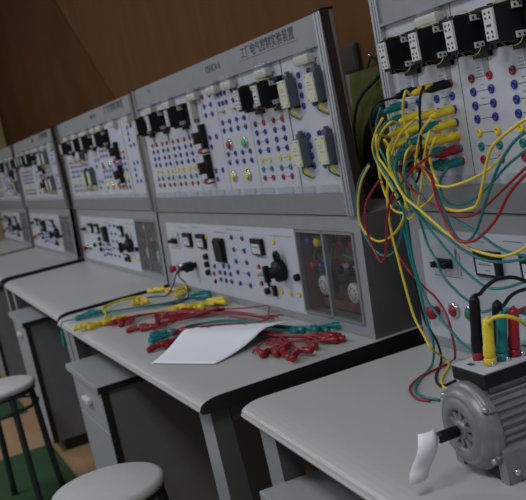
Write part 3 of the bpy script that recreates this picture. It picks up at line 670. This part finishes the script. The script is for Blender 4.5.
for key, col, sock, P in CABLES0:
    if key[0] == 'm' and key != 'mh': continue
    o3 = inunit(0, 0, 0, 0); a = UNITS[0][2]
    t = thing('patch_cable', LABELS0[key], 'cable', o3, a, 'cables plugged into the nearest console')
    pts = list(P)
    if sock:
        x = SHX[sock[0]]; z = sock[1]; yp = yu(z)-.0045
        dr = Vector((0, -1, -.10)).normalized(); tip = Vector((x, yp, z)); end = tip+dr*.050
        plug_at(t, col, tip, dr)
        pts = [tuple(end-dr*.004), tuple(end+dr*.006)] + pts
    MB().tube(pts, .0026, 7, 5).obj('wire', col, t)
# extra stacked plugs of the two upper rows and the plugs on further sockets (their leads run inside the tangle)
XP = [(.05, .504, 'teal'), (.108, .504, 'yellow'), (.165, .504, 'yellow'), (.165, .479, 'teal'), (.05, .453, 'yellow'), (.108, .555, 'black'), (.23, .555, 'black'), (.108, .427, 'teal'), (.05, .427, 'teal'), (.108, .402, 'red'), (.05, .402, 'red'), (.165, .453, 'yellow')]
have = {(s[0], s[1]) for _, _, s, _ in CABLES0 if s}
k = 0
for x, z, col in XP:
    yp = yu(z)-.0045; x2 = SHX[x]
    if (x, z) in have: continue
    k += 1
    t = thing('patch_cable', 'short %s patch cable plugged into the board, %s row from the top' % (col, {.555: 'first', .504: 'third', .479: 'fourth', .453: 'fifth', .427: 'sixth', .402: 'lowest'}[z]) + (', at the left' if x < .06 else ', second column' if x < .12 else ', third column'), 'cable', inunit(0, 0, 0, 0), UNITS[0][2], 'cables plugged into the nearest console')
    dr = Vector((0, -1, -.1)).normalized(); tip = Vector((x2, yp, z)); end = tip+dr*.050
    plug_at(t, col, tip, dr)
    MB().tube([tuple(end-dr*.004), tuple(end+dr*.01), (x2+.01, .38, z-.03), (x2+.03, .37-.004*k, z-.08), (x2+.04-.006*k, .37, .36), (x2+.03, .40, .33), (x2+.01, .43, .31-.002*k)], .0026, 7, 5).obj('wire', col, t)

# ---- cables lying on the middle table
def table_cable(col, P, label, group, z0, jit, plugs=(1, 1), pl=.05):
    t = thing('patch_cable', label, 'cable', (P[0][0], P[0][1], TT), 0, group)
    o = Vector((P[0][0], P[0][1], 0)); Q = []
    for i, p in enumerate(P):
        Q.append(Vector((p[0]+random.uniform(-jit, jit), p[1]+random.uniform(-jit, jit), (p[2] if len(p) > 2 else z0+random.uniform(0, .006))))-o)
    for e in (0, 1):
        if not plugs[e]: continue
        a, b = (Q[0], Q[1]) if e == 0 else (Q[-1], Q[-2])
        d = (b-a).normalized(); an = random.uniform(-.35, .35)
        d = Vector((d.x*math.cos(an)-d.y*math.sin(an), d.x*math.sin(an)+d.y*math.cos(an), d.z))
        a2 = a.copy(); a2.z = max(a2.z, .0085) if a2.z > -.02 else a2.z
        if abs(d.z) < .5: d.z = random.uniform(-.03, .08)
        q = d.normalized().to_track_quat('Z', 'Y').to_euler()
        for o2 in [place(PLUGB[col], 'plug', t, a2, q)]: pass
        end = a2 + d.normalized()*.058
        if e == 0: Q = [end-d*.004, end+d*.006] + Q[1:] if (Q[1]-end).dot(d) > 0 else [end-d*.004, end+d*.006] + Q[2:]
        else: Q = Q[:-1] + [end+d*.006, end-d*.004] if (Q[-2]-end).dot(d) > 0 else Q[:-2] + [end+d*.006, end-d*.004]
    for q in Q:
        if q.z < .0026 and q.z > -.02: q.z = .0026
    MB().tube([tuple(q) for q in Q], .0023, 6, 5).obj('wire', col, t)
def fat_plug(col):
    b = MB(); b.lathe([(0, 0), (.0072, 0), (.0082, .002), (.0082, .018), (.0070, .020), (.0070, .042), (.0058, .052), (.0034, .060), (0, .060)], Matrix(), 12)
    b.box(-.002, .002, .005, .0098, .008, .030)
    return b.mesh('plug', col)
PLUGB = {c: fat_plug(c) for c in ('red', 'yellow', 'teal', 'black')}
def bundle(col, n, A, path, B, spread, labels, group, plugs=(1, 1), z0=.004, jit=.008):
    for i in range(n):
        s = (i/(max(1, n-1))-.5)*2
        a = (A[0]+A[2]*s+random.uniform(-.008, .008), A[1]+A[3]*s+random.uniform(-.006, .006), .008+.004*(i % 3)) if len(A) < 5 else (A[0]+A[2]*s, A[1]+A[3]*s, A[4])
        b = (B[0]+B[2]*s+random.uniform(-.008, .008), B[1]+B[3]*s+random.uniform(-.006, .006), .008+.004*((i+1) % 3))
        mid = [(p[0]+spread*s, p[1]-spread*s*.6) + ((p[2],) if len(p) > 2 else ()) for p in path]
        table_cable(col, [a]+mid+[b], labels if isinstance(labels, str) else labels[i % len(labels)], group, z0+.003*i, jit, plugs)

# teal bundle at the left: plugs at the front left, leads running back to the right
table_cable('teal', [(.145, -.014, -.085), (.15, -.014, -.04), (.155, -.006, .006), (.17, .03, .008), (.22, .10, .006), (.27, .19, .012), (.36, .28, .010), (.42, .36, .01), (.44, .44, .008)], 'teal cable whose plug hangs down over the left front table edge', 'teal cables on the middle table', .005, 0, (1, 0))
bundle('teal', 4, (.155, .075, -.02, .035), [(.24, .15), (.31, .24), (.39, .33), (.42, .40)], (.46, .46, .03, -.01), .014, 'teal cable of the bundle lying across the table left front corner', 'teal cables at the table left front corner')
# yellow, front left
bundle('yellow', 3, (.43, .09, .03, .02), [(.46, .18), (.50, .26), (.55, .31)], (.60, .34, .02, .02), .012, 'yellow cable with its thick plugs near the left front table edge', 'yellow cables near the left front table edge', z0=.006)
bundle('yellow', 4, (.40, .010, .025, .016), [(.40, .09), (.30, .13), (.16, .15), (.09, .22), (.13, .30)], (.24, .275, .02, .02), .007, 'yellow cable looping back towards the left rear of the table', 'yellow cables looping at the table left', z0=.006, jit=.004)
bundle('yellow', 4, (.04, .40, .05, .02), [(.16, .43), (.27, .42), (.33, .38)], (.22, .45, .05, -.01), .012, 'yellow cable bunched under the black lead at the console foot, table left rear', 'yellow cables at the console foot, left')
bundle('yellow', 5, (.60, .33, .05, .03), [(.60, .38), (.66, .41), (.60, .42)], (.66, .435, .04, -.01), .02, 'yellow cable bunched at the console foot in the middle of the table', 'yellow cables at the console foot, middle')
# red, centre left
bundle('red', 5, (.50, .11, .05, .02), [(.49, .19), (.56, .27), (.68, .32), (.86, .375), (1.02, .405)], (1.10, .42, .01, .02), .018, 'red cable with plugs left of centre, its lead running back to the right', 'red cables with plugs left of centre', (1, 0))
bundle('red', 6, (.70, .14, .04, .03), [(.73, .20), (.76, .27), (.78, .34), (.80, .38)], (.66, .26, .05, .05), .02, 'red cable heaped in the centre of the table behind the teal plugs', 'red cables heaped in the table centre', z0=.006)
table_cable('red', [(.60, .30, .01), (.72, .36, .012), (.90, .42, .02), (1.0, .45, .03), (1.07, .42, .025), (1.10, .40, .012), (1.05, .375, .01), (.9, .36, .01)], 'red cable rising in a round loop in front of the console', 'red cables on the middle table', .01, 0, (1, 0))
# teal, centre
bundle('teal', 4, (.93, .10, .05, -.01), [(.90, .19), (.89, .26), (.95, .33), (1.10, .375), (1.25, .395)], (1.385, .43, .03, .035), .016, 'teal cable with plugs in the table centre and again near the right', 'teal cables in the table centre')
bundle('teal', 2, (.86, .15, .02, .02), [(.90, .22), (.98, .32), (1.12, .35)], (1.36, .40, .02, .02), .014, 'teal cable partly covered by the sheet of paper', 'teal cables in the table centre, rear')
# red, beside the paper
bundle('red', 5, (1.03, .10, .03, .035), [(1.02, .19), (.97, .26), (1.03, .31), (1.13, .33)], (.93, .21, .04, .03), .016, 'red cable heaped against the left edge of the paper', 'red cables against the left edge of the paper', z0=.006)
# red, right end
bundle('red', 5, (1.49, .265, .065, .0), [(1.43, .31), (1.34, .33), (1.25, .33)], (1.18, .31, .01, .02), .016, 'red cable in the dense heap of red plugs at the right end of the table', 'red cables heaped at the right end of the table', (1, 0), z0=.006, jit=.008)
bundle('red', 4, (1.485, .385, .035, .035), [(1.42, .36), (1.33, .33), (1.24, .31)], (1.17, .30, .01, .02), .014, 'red cable whose plug reaches towards the console foot at the right table end', 'red cables reaching the console foot at the right', (1, 0), z0=.008, jit=.008)
bundle('red', 2, (1.45, .24, .02, .01), [(1.40, .29), (1.32, .30)], (1.54, .33, .02, -.02), .012, 'red cable lying lowest in the heap of red plugs', 'red cables at the front of the right heap', z0=.006)
table_cable('red', [(1.44, .235, .012), (1.37, .235, .006), (1.34, .26, .008), (1.32, .31, .012), (1.40, .33, .012), (1.52, .40, .01)], 'red cable with a small open loop just right of the paper', 'red cables on the middle table', .006, 0)
table_cable('red', [(1.50, .42, .012), (1.40, .37, .016), (1.30, .33, .014), (1.22, .31, .008)], 'red cable whose plug points at the console window corner', 'red cables on the middle table', .006, 0, (1, 0))
# black lead plugged into the middle console
t = thing('patch_cable', 'black lead plugged into the lower console board and drooping onto the table', 'cable', (0, 0, TT), 0)
tip = Vector((.345, yl(.108)-.014, .108)); d = Vector((-.1, -1, 0)).normalized()
b = MB(); b.box(-.020, .020, -.016, .016, 0, .030, .003); b.lathe([(.009, .03), (.010, .034), (.006, .05), (0, .05)], Matrix(), 12); b.obj('plug', 'black', t, tip, d.to_track_quat('Z', 'Y').to_euler())
e = tip+d*.046
MB().tube([tuple(e), tuple(e+Vector((-.02, -.015, -.02))), (.27, .40, .05), (.22, .38, .008), (.16, .36, .005), (.12, .33, .004)], .0026).obj('wire', 'black', t)
MB().tube([tuple(e), tuple(e+Vector((.03, -.02, -.02))), (.42, .40, .06), (.44, .39, .02), (.43, .36, .006), (.38, .33, .005), (.30, .27, .004)], .0026).obj('wire', 'black', t)

# ---- sheet of paper draped over the cables
def paper():
    c = [(1.145, .034), (1.349, .138), (1.26, .41), (.942, .262)]
    mb = MB(); n = 14; V = []
    for j in range(n+1):
        row = []
        for i in range(n+1):
            s, r = i/n, j/n
            x = (1-s)*(1-r)*c[0][0]+s*(1-r)*c[1][0]+s*r*c[2][0]+(1-s)*r*c[3][0]; y = (1-s)*(1-r)*c[0][1]+s*(1-r)*c[1][1]+s*r*c[2][1]+(1-s)*r*c[3][1]
            z = .003+.034*min(1, r*1.6)**2*(1-.55*max(0, r-.6)/.4)+.004*math.sin(3*s+5*r)*r+.03*max(0, s-.8)*r
            row.append(mb.bm.verts.new((x-1.15, y-.05, z)))
        V.append(row)
    for j in range(n):
        for i in range(n): mb._f([V[j][i], V[j][i+1], V[j+1][i+1], V[j+1][i]], True)
    # faint printed lines
    o = mb.obj('paper_sheet', 'paper', None, (1.15, .05, TT))
    s = o.modifiers.new('thick', 'SOLIDIFY'); s.thickness = .0006
    tag(o, 'white sheet of paper lying over the cables on the middle table', 'paper')
paper()

# ================================================================== MOTOR
def motor():
    mx, my = .667, .137
    t = thing('electric_motor', 'grey finned electric motor standing on the nearest table', 'motor', inunit(0, mx, my, .001), UNITS[0][2])
    H = .073
    ax = lambda y: Matrix.Translation((0, y, H)) @ Matrix.Rotation(-PI/2, 4, 'X')      # +Z -> +Y
    # finned housing
    N = 36; P = []
    for k in range(N*2):
        a = 2*PI*k/(N*2)
        r = .0635 if k % 2 == 0 else .0585
        for da in (-.021, .021): P.append((r*math.cos(a+da), H+r*math.sin(a+da)))
    MB().prism(P, .012, .165, 'y').obj('finned_housing', 'castalu', t)
    for s in (1, -1):
        MB().prism([(s*.046, 0), (s*.065, 0), (s*.066, .004), (s*.064, .046), (s*.060, .052), (s*.046, .052)], .006, .150, 'y').obj('foot', 'castalu', t)
    MB().box(.012, .046, .006, .03, .004, .022, .003).obj('drain_boss', 'rubber', t)
    for y in (.032, .135):
        MB().lathe([(0, .006), (.004, .006), (.005, .003), (.005, 0), (0, 0)], Matrix.Translation((.0655, y-.012, .016)) @ Matrix.Rotation(PI/2, 4, 'Y'), 10).obj('foot_bolt', 'chrome', t)
        MB().lathe([(0, .006), (.004, .006), (.005, .003), (.005, 0), (0, 0)], Matrix.Translation((-.0655, y-.012, .016)) @ Matrix.Rotation(-PI/2, 4, 'Y'), 10).obj('foot_bolt', 'chrome', t)
    # end bell: stepped ring, dished face, ribs and hub
    b = MB(); b.lathe([(0.0552, 0.0153), (0.06394, 0.0136), (0.06486, 0.0102), (0.06486, 0.00255), (0.06394, 0.0), (0.06072, -0.00085), (0.0598, -0.0034), (0.05842, -0.00765), (0.05428, -0.0119), (0.04968, -0.01488), (0.04784, -0.01403), (0.04508, -0.01572), (0.04048, -0.01742), (0.03496, -0.01785), (0.0300, -0.0175), (0.0270, -0.0068), (0.01564, -0.0068), (0.01472, -0.0153), (0.01288, -0.0187), (0.0092, -0.01912), (0.0, -0.01912)], ax(0), 48)
    for k in range(10):
        a = 2*PI*k/10+.2; m = Matrix.Translation((0, 0, H)) @ Matrix.Rotation(-a, 4, 'Y')
        b.box(.012, .0285, -.0155, -.007, -.0036, .0036, .001, m)
    for k in range(4):
        a = (.62, PI-.62, PI+.62, -.62)[k]; m = Matrix.Translation((0, 0, H)) @ Matrix.Rotation(-a, 4, 'Y'); b.box(.055, .0690, -.001, .012, -.008, .008, .003, m)
    eb = b.obj('end_bell', 'castalu', t)
    b = MB()
    for k in range(10):
        a = 2*PI*(k+.5)/10+.2; m = Matrix.Translation((0, 0, H)) @ Matrix.Rotation(-a, 4, 'Y')
        b.box(.016, .0265, -.0095, -.007, -.0036, .0036, .0005, m)
    b.obj('vent_slot', 'rubber', eb)
    for k in range(4):
        a = (.62, PI-.62, PI+.62, -.62)[k]; MB().lathe([(0, -.006), (.0035, -.006), (.0045, -.003), (.0045, 0), (0, 0)], Matrix.Translation((.0645*math.cos(a), -.001, H+.0645*math.sin(a))) @ Matrix.Rotation(-PI/2, 4, 'X'), 10).obj('bolt', 'alu', eb)
    sh = MB().lathe([(.0, -.022), (.0085, -.022), (.0085, -.052), (.0078, -.0535), (0, -.0535)], ax(0), 20).obj('shaft', 'black', t)
    MB().lathe([(.0, -.0535), (.0055, -.0535), (.0055, -.0575), (.003, -.0585), (0, -.0585)], ax(0), 16).obj('shaft_tip', 'chrome', sh)
    # terminal box on top
    b = MB(); b.box(-.042, .042, .012, .150, .133, .153, .002); tb = b.obj('terminal_box', 'black', t)
    MB().box(-.034, .034, .02, .14, .119, .1335).obj('box_neck', 'castalu', tb)
    b = MB(); b.box(-.0405, .0405, .0135, .1485, .153, .1555, .0006); b.mi = 1
    for k in range(5): b.box(-.02, -.006, .024+.024*k, .032+.024*k, .1555, .1557)
    b.obj('lid', ['panel', 'ink'], tb)
    for y in (.030, .055, .082, .110):
        MB().lathe([(0, .006), (.003, .006), (.0035, .004), (.0035, 0), (0, 0)], Matrix.Translation((.022, y+.012, .1556)), 8).obj('screw', 'chrome', tb)
    for x, y, c in ((-.023, .049, 'red'), (.015, .043, 'yellow'), (.013, .066, 'teal'), (.013, .087, 'red'), (-.012, .079, 'black')):
        MB().lathe([(0, .011), (.008, .011), (.009, .009), (.009, 0), (0, 0)], Matrix.Translation((x, y, .1556)), 16).obj('binding_post', c, tb)
    return t
motor()
def upright(x, y, col, label, top, tall=.062, wire=None, grp='plugs standing in the motor terminal box'):
    t = thing('patch_cable', label, 'cable', inunit(0, x, y, .1685), UNITS[0][2], grp)
    d = Vector(top)-Vector((x, y, .1685)); d.normalize(); s = tall/.062
    b = MB(); b.lathe([(0, 0), (.0078, 0), (.0088, .002), (.0088, .016*s), (.0080, .019*s), (.0080, .052*s), (.0074, .059*s), (.0050, .062*s), (0, .062*s)], along((0, 0, 0), d), 14)
    b.obj('plug', col, t)
    e = d*(tall-.003)
    if wire: MB().tube([tuple(e-d*.004), tuple(e+d*.004)]+[(w[0]-x, w[1]-y, w[2]-.1685) for w in wire], .0030, 8, 6).obj('wire', col, t)
upright(.644, .186, 'black', 'tall black stacked plug at the front of the motor terminal box, lead arching high', (.664, .184, .254), .088, MOTORLEAD['mk'][1:])
upright(.682, .180, 'yellow', 'yellow plug on the motor terminal box with a yellow lead arching right', (.684, .186, .22), .056, MOTORLEAD['my'][1:])
upright(.680, .203, 'teal', 'teal plug standing behind the yellow one on the motor', (.682, .211, .22), .056, MOTORLEAD['mt'])
upright(.655, .216, 'black', 'black plug half hidden behind the yellow and teal plugs', (.668, .218, .24), .070, MOTORLEAD['mk2'][1:])
upright(.680, .224, 'red', 'red plug standing at the right on the motor terminal box', (.682, .232, .22), .058, MOTORLEAD['mr'])

# paper tag hanging from the shaft
def paper_tag():
    t = inunit(0, .667, .07, .0)
    mb = MB(); rows = [((.078, .092), (.051, .091)), ((.077, .080), (.043, .075)), ((.0735, .062), (.038, .063)), ((.069, .048), (.034, .050)), ((.062, .034), (.029, .036)), ((.056, .025), (.025, .023))]
    xo = [.004, .014, .012, .002, -.004, .0]
    V = []
    for (a, b), x in zip(rows, xo):
        V.append([mb.bm.verts.new((x*.8+.006*math.sin(PI*k/4), a[0]+(b[0]-a[0])*k/4-.07, a[1]+(b[1]-a[1])*k/4)) for k in range(5)])
    for j in range(len(V)-1):
        for k in range(4): mb._f([V[j][k], V[j][k+1], V[j+1][k+1], V[j+1][k]], True)
    o = mb.obj('paper_tag', 'paper', None, t, (0, 0, UNITS[0][2]))
    s = o.modifiers.new('thick', 'SOLIDIFY'); s.thickness = .0005
    tag(o, 'curled white paper tag hanging from the motor shaft', 'paper tag')
paper_tag()

# ================================================================== LIGHT AND CAMERA
w = bpy.data.worlds.new('room'); bpy.context.scene.world = w; w.use_nodes = True
w.node_tree.nodes['Background'].inputs[0].default_value = (.72, .82, 1., 1); w.node_tree.nodes['Background'].inputs[1].default_value = .16
def area(loc, rot, sx, sy, power, col):
    l = bpy.data.lights.new('room_light', 'AREA'); l.shape = 'RECTANGLE'; l.size = sx; l.size_y = sy; l.energy = power; l.color = col
    o = bpy.data.objects.new('room_light', l); C.objects.link(o); o.location = loc; o.rotation_euler = rot; return o
area((3.2, -1.2, 3.1), (0, 0, 0), 1.2, .5, 34, (.97, .98, 1))  # ceiling lights, this one and the next two
area((-.5, -1.6, 3.1), (0, 0, 0), 1.2, .5, 34, (.97, .98, 1))
area((-4., -1.6, 3.1), (0, 0, 0), 1.2, .5, 26, (.97, .98, 1))
area((-1.5, -3.4, 1.9), (PI/2, 0, 0), 5, 1.4, 30, (.80, .88, 1))      # wide bluish light at mid height, aimed at the benches from the front

cam = bpy.data.cameras.new('camera'); co = bpy.data.objects.new('camera', cam); C.objects.link(co)
co.location = (3.454, -.538, .560+TT); co.rotation_mode = 'XYZ'; co.rotation_euler = (1.43026, 0.21013, 1.15059)
cam.sensor_fit = 'HORIZONTAL'; cam.sensor_width = 36; cam.lens = 913.04/526*36; cam.clip_start = .02
cam.dof.use_dof = True; cam.dof.focus_distance = 1.55; cam.dof.aperture_fstop = 11.
sc = bpy.context.scene; sc.camera = co
sc.view_settings.view_transform = 'Standard'; sc.view_settings.look = 'None'; sc.view_settings.gamma = 1; sc.view_settings.exposure = 0
sc.view_settings.use_curve_mapping = False
sc.cycles.transparent_max_bounces = 16
